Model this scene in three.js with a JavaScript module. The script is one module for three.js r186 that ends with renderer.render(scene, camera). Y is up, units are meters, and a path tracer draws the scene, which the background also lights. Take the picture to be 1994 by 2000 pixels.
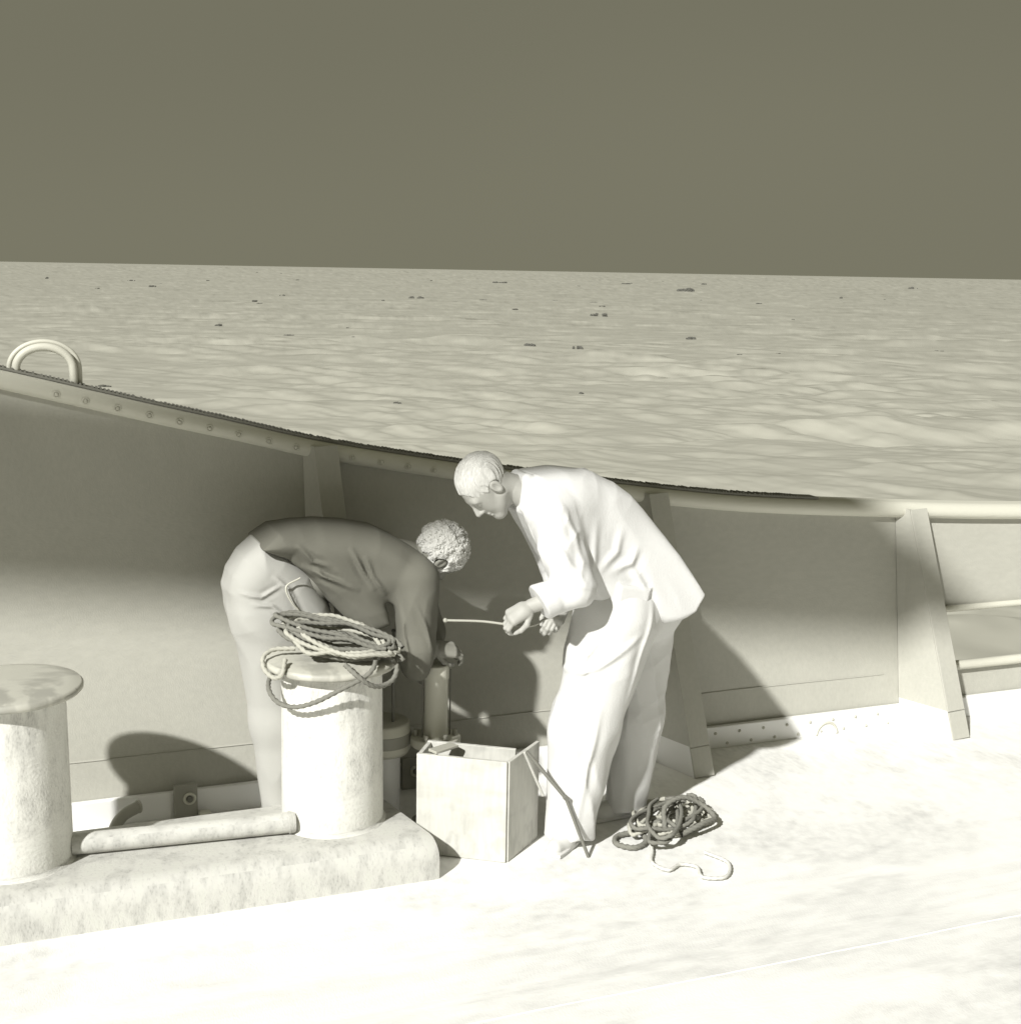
import * as THREE from 'three';
import { mergeGeometries, mergeVertices, toCreasedNormals } from 'three/addons/utils/BufferGeometryUtils.js';
import { RoundedBoxGeometry } from 'three/addons/geometries/RoundedBoxGeometry.js';
import { ImprovedNoise } from 'three/addons/math/ImprovedNoise.js';

// Frame: x runs along the bulwark (to the right, away), y is up, z points inboard from the foot of the bulwark.
const scene = new THREE.Scene();
const camera = new THREE.PerspectiveCamera(42.08, 1020 / 1024, 0.1, 20000);
camera.rotation.order = 'YXZ';
camera.position.set(-0.229, 2.35, 5.584);
camera.rotation.set(THREE.MathUtils.degToRad(-10.3), THREE.MathUtils.degToRad(-21.28), THREE.MathUtils.degToRad(1.02));
scene.add(camera);

const V3 = (x, y, z) => new THREE.Vector3(x, y, z);
const perlin = new ImprovedNoise();
const noise = (x, y, z) => perlin.noise(x + 17.3, y + 5.1, z + 31.7);
const lerp = (a, b, t) => a + (b - a) * t, clamp = (x, a, b) => Math.min(b, Math.max(a, x));
const sstep = (a, b, x) => { const t = clamp((x - a) / (b - a), 0, 1); return t * t * (3 - 2 * t); };
let seed = 7; const rnd = () => { seed = (seed * 1664525 + 1013904223) >>> 0; return seed / 4294967296; };

// sky: an even olive-grey, a little paler towards the horizon
{
  const w = 256, h = 128, a = new Float32Array(w * h * 4);
  for (let j = 0; j < h; j++) for (let i = 0; i < w; i++) {
    const el = (j + 0.5) / h * Math.PI - Math.PI / 2, az = i / w * Math.PI * 2;
    const n = 1 + 0.05 * noise(Math.cos(az) * 2, el * 9, Math.sin(az) * 2), g = (1.09 - 0.13 * sstep(0, 0.4, el)) * n / 1.2;
    a.set([0.176 * g, 0.170 * g, 0.121 * g, 1], (j * w + i) * 4);
  }
  const t = new THREE.DataTexture(a, w, h, THREE.RGBAFormat, THREE.FloatType);
  t.mapping = THREE.EquirectangularReflectionMapping; t.magFilter = t.minFilter = THREE.LinearFilter; t.needsUpdate = true;
  scene.background = t; scene.environment = t;
}
const sun = new THREE.DirectionalLight(new THREE.Color(1, 0.99, 0.955), 5);
{
  const az = THREE.MathUtils.degToRad(39), el = THREE.MathUtils.degToRad(36);   // over the photographer's left shoulder
  sun.position.set(1 - Math.cos(az) * Math.cos(el) * 30, Math.sin(el) * 30, 0.6 + Math.sin(az) * Math.cos(el) * 30);
  sun.target.position.set(1, 0, 0.6); sun.castShadow = true; sun.shadow.radius = 3;
  sun.shadow.mapSize.set(2048, 2048);
  Object.assign(sun.shadow.camera, { left: -14, right: 14, top: 14, bottom: -14, near: 1, far: 80 });
  scene.add(sun, sun.target);
}
const EXPOSURE = 1.2;

// ---------------------------------------------------------------- helpers
const used = {};
function numbered(name) { const k = used[name] = (used[name] ?? -1) + 1; return k ? `${name}_${String(k).padStart(3, '0')}` : name; }
function thing(name, label, category, [x, y, z] = [0, 0, 0], group) {
  const o = new THREE.Group(); o.name = numbered(name); o.position.set(x, y, z); scene.add(o);
  o.userData = { label, category }; if (group) o.userData.group = group; return o;
}
// geometry is given in world coordinates; it is moved into the frame of its parent
function part(name, geo, mat, parent, kind) {
  const m = new THREE.Mesh(geo, mat); m.name = name; m.castShadow = m.receiveShadow = true;
  const w = V3(0, 0, 0); for (let p = parent; p && p !== scene; p = p.parent) w.add(p.position);
  geo.translate(-w.x, -w.y, -w.z);
  if (kind) m.userData.kind = kind; parent.add(m); return m;
}
function structure(name, geo, mat) { const m = part(numbered(name), geo, mat, scene); m.userData.kind = 'structure'; return m; }
const at = (g, x, y, z) => g.translate(x, y, z);
const merge = gs => mergeGeometries(gs.map(g => { const q = g.index ? g.toNonIndexed() : g; for (const k of Object.keys(q.attributes)) if (!['position', 'normal', 'uv'].includes(k)) q.deleteAttribute(k); return q; }));
const rbox = (w, h, d, r = 0.004, seg = 2) => new RoundedBoxGeometry(w, h, d, seg, r);
function metricUV(g) {   // uv in metres from the dominant axis of each face
  const q = g.index ? g.toNonIndexed() : g, p = q.attributes.position, uv = new Float32Array(p.count * 2);
  const a = V3(), b = V3(), c = V3(), n = V3();
  for (let i = 0; i < p.count; i += 3) {
    a.fromBufferAttribute(p, i); b.fromBufferAttribute(p, i + 1); c.fromBufferAttribute(p, i + 2);
    n.copy(b).sub(a).cross(c.clone().sub(a)); const ax = Math.abs(n.x), ay = Math.abs(n.y), az = Math.abs(n.z);
    [a, b, c].forEach((v, k) => { const u = ax > ay && ax > az ? [v.z, v.y] : ay > az ? [v.x, v.z] : [v.x, v.y]; uv.set(u, (i + k) * 2); });
  }
  q.setAttribute('uv', new THREE.BufferAttribute(uv, 2)); return q;
}
function tube(pts, r, { seg = 0, rad = 12, closed = false } = {}) {
  const c = new THREE.CatmullRomCurve3(pts.map(p => Array.isArray(p) ? V3(...p) : p), closed, 'centripetal');
  return new THREE.TubeGeometry(c, seg || pts.length * 8, r, rad, closed);
}
function rod(a, b, r0, r1 = r0, rad = 16) {
  const A = V3(...a), B = V3(...b), L = A.distanceTo(B), g = new THREE.CylinderGeometry(r1, r0, L, rad, 1);
  g.applyQuaternion(new THREE.Quaternion().setFromUnitVectors(V3(0, 1, 0), B.clone().sub(A).normalize()));
  return at(g, (A.x + B.x) / 2, (A.y + B.y) / 2, (A.z + B.z) / 2);
}
function lathe(prof, x, y, z, seg = 64) { return at(new THREE.LatheGeometry(prof.map(p => new THREE.Vector2(...p)), seg), x, y, z); }

// ---------------------------------------------------------------- materials
// periodic fractal noise, 0..1
function fbm(u, v, f, oct, sx = 1, sy = 1, z = 0) {
  let s = 0, a = 0.5, t = 0;
  for (let o = 0; o < oct; o++) {
    const k = f * 2 ** o, fx = k * sx / 2 / Math.PI, fy = k * sy / 2 / Math.PI, A = u * 2 * Math.PI, B = v * 2 * Math.PI;
    // a torus laid out in three dimensions keeps the pattern periodic
    const R = fx + fy * 0.35, x = (R + fy * Math.cos(B)) * Math.cos(A), y = (R + fy * Math.cos(B)) * Math.sin(A), w = fy * Math.sin(B);
    s += a * noise(x + o * 9.1 + z, y - o * 4.7, w + z * 3.3); t += a; a *= 0.55;
  }
  return clamp(0.5 + 0.75 * s / t, 0, 1);
}
function texture(size, fn, { srgb = true, repeat = 1 } = {}) {
  const a = new Uint8Array(size * size * 4), c = new THREE.Color();
  for (let j = 0; j < size; j++) for (let i = 0; i < size; i++) {
    let v = fn(i / size, j / size); if (!Array.isArray(v)) v = [v, v, v];
    if (srgb) { c.setRGB(...v).convertLinearToSRGB(); v = [c.r, c.g, c.b]; }
    a.set([clamp(v[0], 0, 1) * 255, clamp(v[1], 0, 1) * 255, clamp(v[2], 0, 1) * 255, 255], (j * size + i) * 4);
  }
  const t = new THREE.DataTexture(a, size, size); t.wrapS = t.wrapT = THREE.RepeatWrapping; t.magFilter = THREE.LinearFilter; t.minFilter = THREE.LinearMipmapLinearFilter; t.generateMipmaps = true;
  if (srgb) t.colorSpace = THREE.SRGBColorSpace;
  if (Array.isArray(repeat)) t.repeat.set(...repeat); else t.repeat.set(repeat, repeat);
  t.needsUpdate = true; return t;
}
const TINT = [1, 0.985, 0.85];
const tone = (v, k = 1) => [v * lerp(1, TINT[0], k), v * lerp(1, TINT[1], k), v * lerp(1, TINT[2], k)];
const lin = (v, k = 1) => new THREE.Color().setRGB(...tone(v, k));
const mat = (v, rough = 0.8, extra = {}, k = 1) => new THREE.MeshStandardMaterial({ color: lin(v, k), roughness: rough, side: THREE.DoubleSide, ...extra });
const mapped = (map, rough = 0.8, extra = {}) => new THREE.MeshStandardMaterial({ map, roughness: rough, side: THREE.DoubleSide, ...extra });
const grain = texture(512, (u, v) => fbm(u, v, 60, 3), { srgb: false, repeat: 2 });
const speck = texture(512, (u, v) => fbm(u, v, 26, 4), { srgb: false, repeat: 3 });

const deckTex = texture(1024, (u, v) => {
  const a = fbm(u, v, 6, 7, 1, 1, 2), b = fbm(u, v, 70, 4, 1, 1, 5), c = fbm(u, v, 18, 6, 1, 1.6, 8);
  const k = 0.84 - 0.12 * sstep(0.44, 0.64, a) * (0.15 + 1.1 * b) - 0.07 * sstep(0.48, 0.68, c) * (0.3 + b) - 0.07 * (b - 0.5);
  return tone(k, 0.25);
}, { repeat: 1 / 3.7 });
const paintTex = texture(512, (u, v) => tone(0.43 * (1 + 0.10 * (fbm(u, v, 5, 4) - 0.5) + 0.1 * (fbm(u, v, 70, 2, 1, 1, 3) - 0.5)), 0.85), { repeat: 1 / 1.7 });
const bollardTex = texture(1024, (u, v) => {
  const st = fbm(u, v, 14, 4, 2.2, 0.8, 4), sp = fbm(u, v, 95, 3, 2, 0.7, 6), big = fbm(u, v, 5, 4, 1.6, 1, 9);
  const k = 0.7 - 0.3 * sstep(0.42, 0.75, 0.4 * st + 0.6 * big) * (0.25 + 0.9 * sp) - 0.06 * sstep(0.55, 0.75, sp);
  return tone(k, 0.5);
});
const baseTex = texture(1024, (u, v) => {
  const st = fbm(u, v, 9, 4, 1, 1, 14), sp = fbm(u, v, 70, 3, 1, 1, 16);
  return tone(0.55 - 0.12 * sstep(0.4, 0.72, st) * (0.4 + sp) - 0.07 * sstep(0.6, 0.78, sp), 0.5);
}, { repeat: 1 / 1.1 });
const woodTex = texture(512, (u, v) => tone(0.56 - 0.08 * sstep(0.45, 0.7, fbm(u, v, 6, 4)) - 0.1 * (fbm(u, v, 12, 3, 4, 0.5, 3) - 0.4), 0.6), { repeat: 1.6 });
const hairTex = texture(512, (u, v) => tone(0.56 + 0.3 * (fbm(u, v, 24, 3, 3, 0.4, 5) - 0.5) + 0.12 * (fbm(u, v, 8, 3) - 0.5), 0.4), { repeat: 6 });
const clothBump = texture(256, (u, v) => 0.5 + 0.25 * Math.sin(u * 2 * Math.PI * 64) * Math.sin(v * 2 * Math.PI * 64) + 0.4 * (fbm(u, v, 20, 2) - 0.5), { srgb: false, repeat: 5 });

const M = {
  deck: mapped(deckTex, 0.7, { bumpMap: speck, bumpScale: 0.0007 }),
  paint: mapped(paintTex, 0.55, { bumpMap: grain, bumpScale: 0.0006 }),
  rail: mat(0.6, 0.6, { bumpMap: speck, bumpScale: 0.0008 }),
  tread: mat(0.2, 0.9),
  strip: mat(0.78, 0.7, {}, 0.15),
  rivet: mat(0.46, 0.6),
  bollard: mapped(bollardTex, 0.6, { bumpMap: speck, bumpScale: 0.0012 }),
  bitts: mapped(baseTex, 0.65, { bumpMap: speck, bumpScale: 0.0009 }),
  cap: mapped(texture(512, (u, v) => tone(0.5 - 0.14 * sstep(0.45, 0.7, fbm(u, v, 7, 4)), 0.9)), 0.55),
  pale: mat(0.56, 0.55), mid: mat(0.38, 0.6), dark: mat(0.17, 0.7), steel: mat(0.3, 0.5),
  rope: mat(0.19, 0.95), ropePale: mat(0.42, 0.95), ropeWorn: mat(0.6, 0.95, {}, 0.5), wire: mat(0.34, 0.6),
  wood: mapped(woodTex, 0.75),
  coat: mat(0.63, 0.9, { bumpMap: clothBump, bumpScale: 0.0014 }, 0.15),
  trousers: mat(0.63, 0.9, { bumpMap: clothBump, bumpScale: 0.0014 }, 0.2),
  shirt: mat(0.14, 0.9, { bumpMap: clothBump, bumpScale: 0.0006 }, 1.3),
  slacks: mat(0.4, 0.9, { bumpMap: clothBump, bumpScale: 0.0006 }, 0.5),
  skin: mat(0.38, 0.6, {}, 0.6), skinDark: mat(0.22, 0.6), hair: mapped(hairTex, 0.85), hairGrey: mapped(hairTex, 0.9), shoe: mat(0.6, 0.6, {}, 0.3),
  foam: mat(0.1, 0.95),
};
M.sea = new THREE.MeshPhysicalMaterial({ color: lin(0.375, 1.05), roughness: 0.5, specularIntensity: 0.35, side: THREE.DoubleSide });

// ---------------------------------------------------------------- sea
const SEA = -3.0;
const waves = [];
for (let i = 0; i < 46; i++) { const L = 0.3 * 1.125 ** i * (0.8 + 0.4 * rnd()), a = 1.94 + (rnd() - 0.5) * (L > 4 ? 0.8 : 1.2); waves.push({ k: 2 * Math.PI / L, L, c: Math.cos(a), s: Math.sin(a), p: rnd() * 6.28, A: 0.0125 * Math.min(L, 7) ** 0.9 * (L > 9 ? 0.6 : L > 5 ? 0.75 : L < 1.2 ? 0.75 : 1.1) }); }
function sea(x, z, res) {
  let y = 0, dx = 0, dz = 0;
  const g = 0.9 + 0.7 * noise(x * 0.06, 3, z * 0.06) + 0.7 * noise(x * 0.3, 8, z * 0.3);
  for (const w of waves) {
    const f = sstep(1.0, 3.6, w.L / res); const ph = w.k * (w.c * x + w.s * z) + w.p + 2.2 * noise(x / w.L * 0.45, w.p, z / w.L * 0.45), A = w.A * g;
    y += f * A * Math.sin(ph); const q = A * w.k * Math.cos(ph) * 0.7 * (0.35 + 0.65 * f); dx += q * w.c; dz += q * w.s;
  }
  return [y, dx, dz];
}
{
  const az = []; for (let a = -115; a < -20; a += 1.5) az.push(a); for (let a = -20; a < 62; a += 0.11) az.push(a); for (let a = 62; a <= 115; a += 1.5) az.push(a);
  const rr = []; for (let e = 60; e > 14; e -= 0.25) rr.push(5.35 / Math.tan(e * Math.PI / 180));
  for (let e = 14; e > 0.06; e -= 0.028 + 0.0 * e) rr.push(5.35 / Math.tan(e * Math.PI / 180)); rr.push(5600, 9000, 14000);
  const nA = az.length, nR = rr.length, pos = new Float32Array(nA * nR * 3), nor = new Float32Array(nA * nR * 3), idx = [];
  for (let j = 0; j < nR; j++) for (let i = 0; i < nA; i++) {
    const r = rr[j] + 0.0, a = az[i] * Math.PI / 180, x = -0.229 + Math.sin(a) * r, z = 5.584 - Math.cos(a) * r;
    const res = Math.max(r * 0.002, (rr[Math.min(j + 1, nR - 1)] - rr[Math.max(j - 1, 0)]) / 2 * 0.8, 0.12);
    const near = r < 3000 ? sea(x, z, res) : [0, 0, 0], o = (j * nA + i) * 3, fade = r < 3000 ? 1 : 0;
    pos.set([x, SEA + near[0], z], o); const n = V3(-near[1] * fade, 1, -near[2] * fade).normalize(); nor.set([n.x, n.y, n.z], o);
    if (j < nR - 1 && i < nA - 1) { const q = j * nA + i; idx.push(q, q + 1, q + nA, q + 1, q + nA + 1, q + nA); }
  }
  const g = new THREE.BufferGeometry(); g.setAttribute('position', new THREE.BufferAttribute(pos, 3)); g.setAttribute('normal', new THREE.BufferAttribute(nor, 3)); g.setIndex(idx);
  structure('sea', g, M.sea);
  // breaking crests: low ragged mounds riding on the water
  const fl = [], mk = (a, e, w, hh = w * 0.35) => {
    const r = 5.35 / Math.tan(e * Math.PI / 180), A = a * Math.PI / 180, x = -0.229 + Math.sin(A) * r, z = 5.584 - Math.cos(A) * r, y = SEA + sea(x, z, 0.5)[0];
    const n = 5 + Math.floor(rnd() * 5);
    for (let k = 0; k < n; k++) {
      const ww = w * (0.1 + 0.42 * rnd() ** 1.6), b = new THREE.IcosahedronGeometry(1, 4), p = b.attributes.position, s0 = rnd() * 50;
      for (let i = 0; i < p.count; i++) { const f = 1 + 0.6 * noise(p.getX(i) * 1.9 + s0, p.getY(i) * 1.9, p.getZ(i) * 1.9) + 0.35 * noise(p.getX(i) * 5 + s0, p.getY(i) * 5, p.getZ(i) * 5); p.setXYZ(i, p.getX(i) * f * ww, p.getY(i) * f * hh * (0.25 + 0.5 * ww / w), p.getZ(i) * f * ww * 0.5); }
      b.rotateY(-A + 0.3 * (rnd() - 0.5)); const off = (rnd() + rnd() - 1) * w * 1.3; b.translate(x + Math.cos(A) * off, y + hh * (0.3 - 0.25 * Math.abs(off) / w), z + Math.sin(A) * off + (rnd() - 0.5) * w * 0.6); b.computeVertexNormals(); fl.push(b);
    }
  };
  // [bearing, depression, half-width in metres]
  for (const [a, e, w, h] of [[17.1, 1.25, 1.56, 0.78], [24.9, 1.87, 1.17, 0.65], [28.6, 0.76, 1.93, 1.28], [22.0, 3.25, 0.45, 0.23], [24.0, 3.3, 0.41, 0.33], [28.7, 2.75, 0.44, 0.31], [9.0, 2.46, 0.45, 0.3], [20.5, 0.55, 1.32, 0.88], [20.9, 0.55, 1.34, 0.89], [26.0, 0.5, 1.46, 0.73], [29.3, 0.46, 1.59, 1.06], [37.7, 0.47, 1.56, 1.3], [36.6, 0.94, 0.65, 0.52], [34.9, 0.91, 0.53, 0.53], [4.1, 4.95, 0.3, 0.12], [16.3, 5.97, 0.12, 0.12], [24.2, 5.06, 0.14, 0.1], [13.4, 3.73, 0.2, 0.13], [11.8, 2.85, 0.34, 0.13], [37.2, 3.55, 0.21, 0.21], [6.3, 0.95, 0.64, 0.51], [2.2, 0.67, 0.73, 0.73], [10.4, 1.55, 0.55, 0.24], [26.6, 2.26, 0.22, 0.22], [21.5, 4.93, 0.12, 0.07], [24.7, 1.28, 0.95, 0.38], [19.9, 1.27, 0.77, 0.29], [11.5, 1.27, 0.38, 0.29]]) mk(a, e, w, h);
  for (let k = 0; k < 40; k++) { const e = 0.3 + rnd() ** 1.8 * 3.4; mk(3 + rnd() * 37, e, (0.2 + 0.3 * rnd()) * Math.min(2.2, 1.6 / e)); };
  const f = part(numbered('breaking_wave_flecks'), merge(fl), M.foam, scene);
  f.userData = { kind: 'stuff', label: 'small dark flecks of breaking crests scattered over the sea', category: 'wave crests' };
}

// ---------------------------------------------------------------- deck and hull
structure('ship_hull', at(rbox(14, 3.3, 10.2, 0.05), 2.4, -1.72, 4.95), M.paint);
const deck = structure('deck', metricUV(at(new THREE.BoxGeometry(14, 0.06, 10.4), 2.4, -0.03, 5.0)), M.deck);
{
  const bead = (z, x0, x1) => { const pts = []; for (let x = x0; x <= x1; x += 0.06) pts.push([x, 0.001, z + 0.006 * noise(x * 3, z, 1)]); return tube(pts, 0.0032, { seg: pts.length * 2, rad: 6 }); };
  part('weld_seam', bead(1.953, -4, 9), M.deck, deck); part('weld_seam', bead(4.2, -4, 9), M.deck, deck);
}

// ---------------------------------------------------------------- bulwark
const FL = 0.14;   // flare of the plating
const railPts = [[-3.2, 2.75], [-1.6, 2.29], [-0.7, 2.053], [-0.112, 1.905], [0.113, 1.848], [0.42, 1.77], [0.749, 1.691], [1.099, 1.604], [1.792, 1.477], [2.531, 1.361], [2.856, 1.315], [3.27, 1.265], [4.041, 1.203], [4.908, 1.148], [6.2, 1.10], [8.6, 1.06]];
const railCurve = new THREE.CatmullRomCurve3(railPts.map(([s, h]) => V3(s, h, 0)), false, 'centripetal');
const railSamples = railCurve.getPoints(400);
function railH(s) { let i = railSamples.findIndex(p => p.x >= s); if (i < 1) i = 1; const a = railSamples[i - 1], b = railSamples[i]; return lerp(a.y, b.y, clamp((s - a.x) / (b.x - a.x), 0, 1)); }
// sweep a closed (z, y) profile along the top edge; y is measured from the top of the rail
function sweep(prof, s0, s1, step = 0.05) {
  const pos = [], idx = [], n = prof.length; let rows = 0;
  for (let s = s0; s <= s1 + 1e-6; s += step, rows++) { const h = railH(s); for (const [z, y] of prof) pos.push(s, h + y, -FL * (h + y) + z); }
  for (let r = 0; r < rows - 1; r++) for (let k = 0; k < n; k++) { const a = r * n + k, b = r * n + (k + 1) % n; idx.push(a, b, a + n, b, b + n, a + n); }
  let g = new THREE.BufferGeometry(); g.setAttribute('position', new THREE.Float32BufferAttribute(pos, 3)); g.setIndex(idx);
  g = toCreasedNormals(g, 0.7); return metricUV(g);
}
const bulwark = thing('bulwark', 'long dark olive ship bulwark with pale cap rail, foot strip and tapered stanchions', 'bulwark');
{
  // plating with the opening at its right end
  const sh = new THREE.Shape(); sh.moveTo(-3.2, 0.0); sh.lineTo(8.5, 0.0); for (let s = 8.5; s >= -3.2; s -= 0.1) sh.lineTo(s, railH(s) - 0.03); sh.closePath();
  const ho = new THREE.Path(), a = 4.45, b = 5.55, y0 = 0.30, y1 = 0.585, r = 0.1;
  ho.moveTo(a + r, y0); ho.lineTo(b - r, y0); ho.absarc(b - r, y0 + r, r, -Math.PI / 2, 0); ho.lineTo(b, y1 - r); ho.absarc(b - r, y1 - r, r, 0, Math.PI / 2); ho.lineTo(a + r, y1); ho.absarc(a + r, y1 - r, r, Math.PI / 2, Math.PI); ho.lineTo(a, y0 + r); ho.absarc(a + r, y0 + r, r, Math.PI, Math.PI * 1.5); sh.holes.push(ho);
  const g = new THREE.ExtrudeGeometry(sh, { depth: 0.014, bevelEnabled: false, curveSegments: 8 }); g.translate(0, 0, -0.014);
  const p = g.attributes.position; for (let i = 0; i < p.count; i++) p.setZ(i, p.getZ(i) - FL * p.getY(i)); g.computeVertexNormals();
  const plate = part('plating', metricUV(g), M.paint, bulwark);
  const seamPts = []; for (let s = -3.2; s <= 8.5; s += 0.1) if (s < 4.2 || s > 5.7) seamPts.push([s, 0.275 + 0.004 * noise(s * 2, 1, 1), -FL * 0.275 + 0.001]);
  part('weld_seam', tube(seamPts.filter(q => q[0] < 4.2), 0.004, { seg: 300, rad: 5 }), M.paint, plate);
  for (const s of [-0.9]) part('weld_seam', rod([s, 0.12, -FL * 0.12 + 0.001], [s, railH(s) - 0.12, -FL * (railH(s) - 0.12) + 0.001], 0.003, 0.003, 5), M.paint, plate);
  for (const [h, rr] of [[0.592, 0.018], [0.284, 0.026]]) part('opening_bar', tube([[4.42, h, -FL * h + 0.02], [4.9, h, -FL * h + 0.022], [5.58, h, -FL * h + 0.02]], rr, { seg: 12 }), M.rail, bulwark);
  // foot strip with rivets and a drain hole
  const st = part('foot_strip', metricUV(at(rbox(11.7, 0.116, 0.03, 0.006), 2.65, 0.056, 0.008)), M.strip, bulwark);
  const rv = new THREE.SphereGeometry(0.0085, 10, 6, 0, Math.PI * 2, 0, Math.PI / 2).rotateX(Math.PI / 2);
  for (let s = 3.06; s < 4.15; s += 0.139) { part('rivet', at(rv.clone(), s, 0.08, 0.0225), M.rivet, st); part('rivet', at(rv.clone(), s + 0.07, 0.023, 0.0225), M.rivet, st); }
  part('drain_rim', at(new THREE.TorusGeometry(0.062, 0.007, 8, 24, Math.PI), 3.72, 0.004, 0.026), M.rail, st);
  part('drain_cover', at(new THREE.CylinderGeometry(0.056, 0.056, 0.012, 24, 1, false, 0, Math.PI * 2).rotateX(Math.PI / 2), 3.72, 0.004, 0.02), M.strip, st);
  // cap rail
  const prof = []; for (let k = 0; k <= 12; k++) { const t = Math.PI * (0.5 - k / 12); prof.push([0.012 + 0.045 * Math.cos(t), -0.053 + 0.042 * Math.sin(t)]); }
  prof.push([-0.075, -0.095], [-0.095, -0.075], [-0.095, -0.03], [-0.075, -0.011]);
  const rail = part('cap_rail', sweep(prof, -3.2, 8.5), M.rail, bulwark);
  part('tread_strip', sweep([[0.03, -0.0105], [0.03, -0.001], [-0.055, -0.001], [-0.055, -0.0105]], -3.2, 3.7), M.tread, rail);
  const ribs = []; for (let s = -0.9; s < 3.6; s += 0.0165) { if (rnd() < 0.12) continue; const h = railH(s); ribs.push(at(new THREE.BoxGeometry(0.007, 0.003 + 0.006 * rnd(), 0.07), s, h + 0.001, -FL * h - 0.006)); }
  part('tread_ribs', merge(ribs), M.tread, rail, 'stuff');
  const rs = [0.009, 0.123, 0.249, 0.377, 0.5, 0.625, 0.748, 0.877, 0.995, 1.248, 1.378, 1.504, 1.627, 1.756, 1.885, 2.01];
  const rg = mergeGeometries([new THREE.TorusGeometry(0.0125, 0.004, 8, 16).toNonIndexed(), new THREE.SphereGeometry(0.009, 12, 6, 0, Math.PI * 2, 0, Math.PI / 2).rotateX(Math.PI / 2).toNonIndexed()]);
  for (const s of rs) { const h = railH(s) - 0.06; part('rivet', at(rg.clone(), s, h, -FL * h + 0.056), M.rail, rail); }
  // stanchions: a web that widens to its foot, with a flange along the inboard edge
  for (const [s0, toe] of [[1.04, 0.34], [2.67, 0.34], [4.2, 0.3], [5.85, 0.3]]) {
    const top = railH(s0) - 0.045, T = V3(s0 + 0.035, top, -FL * top + 0.075), B = V3(s0 + 0.105, 0.0, toe);
    const sg = new THREE.Group(); sg.name = 'stanchion'; bulwark.add(sg);
    const edge = t => T.clone().lerp(B, t), wallAt = h => V3(s0, h, -FL * h + 0.002);
    const slab = (h0, h1, e0, e1, th) => {   // web between two heights
      const q = [wallAt(h0), wallAt(h1), e1, e0], pos = [], nn = q[1].clone().sub(q[0]).cross(q[3].clone().sub(q[0])).normalize().multiplyScalar(th / 2);
      const c = [...q.map(v => v.clone().add(nn)), ...q.map(v => v.clone().sub(nn))];
      for (const [i, j, k, l] of [[0, 1, 2, 3], [4, 7, 6, 5], [0, 4, 5, 1], [1, 5, 6, 2], [2, 6, 7, 3], [3, 7, 4, 0]]) for (const m of [i, j, k, i, k, l]) pos.push(c[m].x, c[m].y, c[m].z);
      const g = new THREE.BufferGeometry(); g.setAttribute('position', new THREE.Float32BufferAttribute(pos, 3)); g.computeVertexNormals(); return metricUV(g);
    };
    const tb = 1 - 0.14 / top;   // where the pale foot begins
    part('web', slab(0.14, top, edge(tb), T, 0.012), M.paint, sg);
    part('web_foot', slab(0.0, 0.14, B, edge(tb), 0.0125), M.strip, sg);
    const fl = (A, Bq, w, th) => {
      const g = new RoundedBoxGeometry(w, A.distanceTo(Bq), th, 2, 0.003), d = A.clone().sub(Bq).normalize();
      g.rotateX(Math.atan2(d.z, Math.hypot(d.x, d.y))); g.rotateZ(-Math.atan2(d.x, d.y)); const c = A.clone().add(Bq).multiplyScalar(0.5); return metricUV(at(g, c.x + w / 2 - 0.006, c.y, c.z + 0.004));
    };
    part('flange', fl(T, edge(tb), 0.105, 0.016), M.paint, sg);
    part('flange_foot', fl(edge(tb + 0.003), edge(0.998), 0.105, 0.0165), M.paint, sg);
  }
  // lug plates on the foot strip
  for (const s of [0.455, 1.47, 2.56]) {
    const lg = new THREE.Group(); lg.name = 'lug_plate'; bulwark.add(lg);
    part('plate', metricUV(at(rbox(0.1, 0.15, 0.02, 0.005), s, 0.076, 0.036)), M.steel, lg);
    part('ring', at(new THREE.TorusGeometry(0.021, 0.0075, 10, 20), s + 0.015, 0.088, 0.05), M.pale, lg);
    part('bolt', at(new THREE.CylinderGeometry(0.013, 0.013, 0.022, 12).rotateX(Math.PI / 2), s + 0.015, 0.088, 0.052), M.dark, lg);
    part('clip', at(rbox(0.05, 0.03, 0.05, 0.008), s + 0.075, 0.016, 0.07), M.pale, lg);
  }
}
// catwalk rigged high above the deck to the left of the photographer: its shade runs along the plating under the rail
{
  const A = V3(-8.6, 7.36, 4.57), B = V3(-1.5, 6.37, 4.6), L = A.distanceTo(B), yaw = Math.atan2(-(B.z - A.z), B.x - A.x), pit = Math.asin((B.y - A.y) / L);
  const t = thing('catwalk', 'narrow steel catwalk on tall posts high above the deck, outside the picture', 'catwalk', [-4.6, 0, 4.8]);
  const place = (g, u, y, z) => { g.translate(u, y, z); g.rotateZ(pit); g.rotateY(yaw); return metricUV(at(g, (A.x + B.x) / 2, (A.y + B.y) / 2, (A.z + B.z) / 2)); };
  part('floor', place(rbox(L, 0.05, 0.86, 0.01), 0, 0, 0), M.paint, t);
  for (const z of [-0.41, 0.41]) part('girder', place(rbox(L, 0.14, 0.04, 0.006), 0, -0.09, z), M.paint, t);
  for (const x of [-8.5, -8.0]) part('post', rod([x - 0.6, -0.02, 5.9], [x, 7.2, 4.6], 0.06, 0.05, 16), M.paint, t);
}
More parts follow.
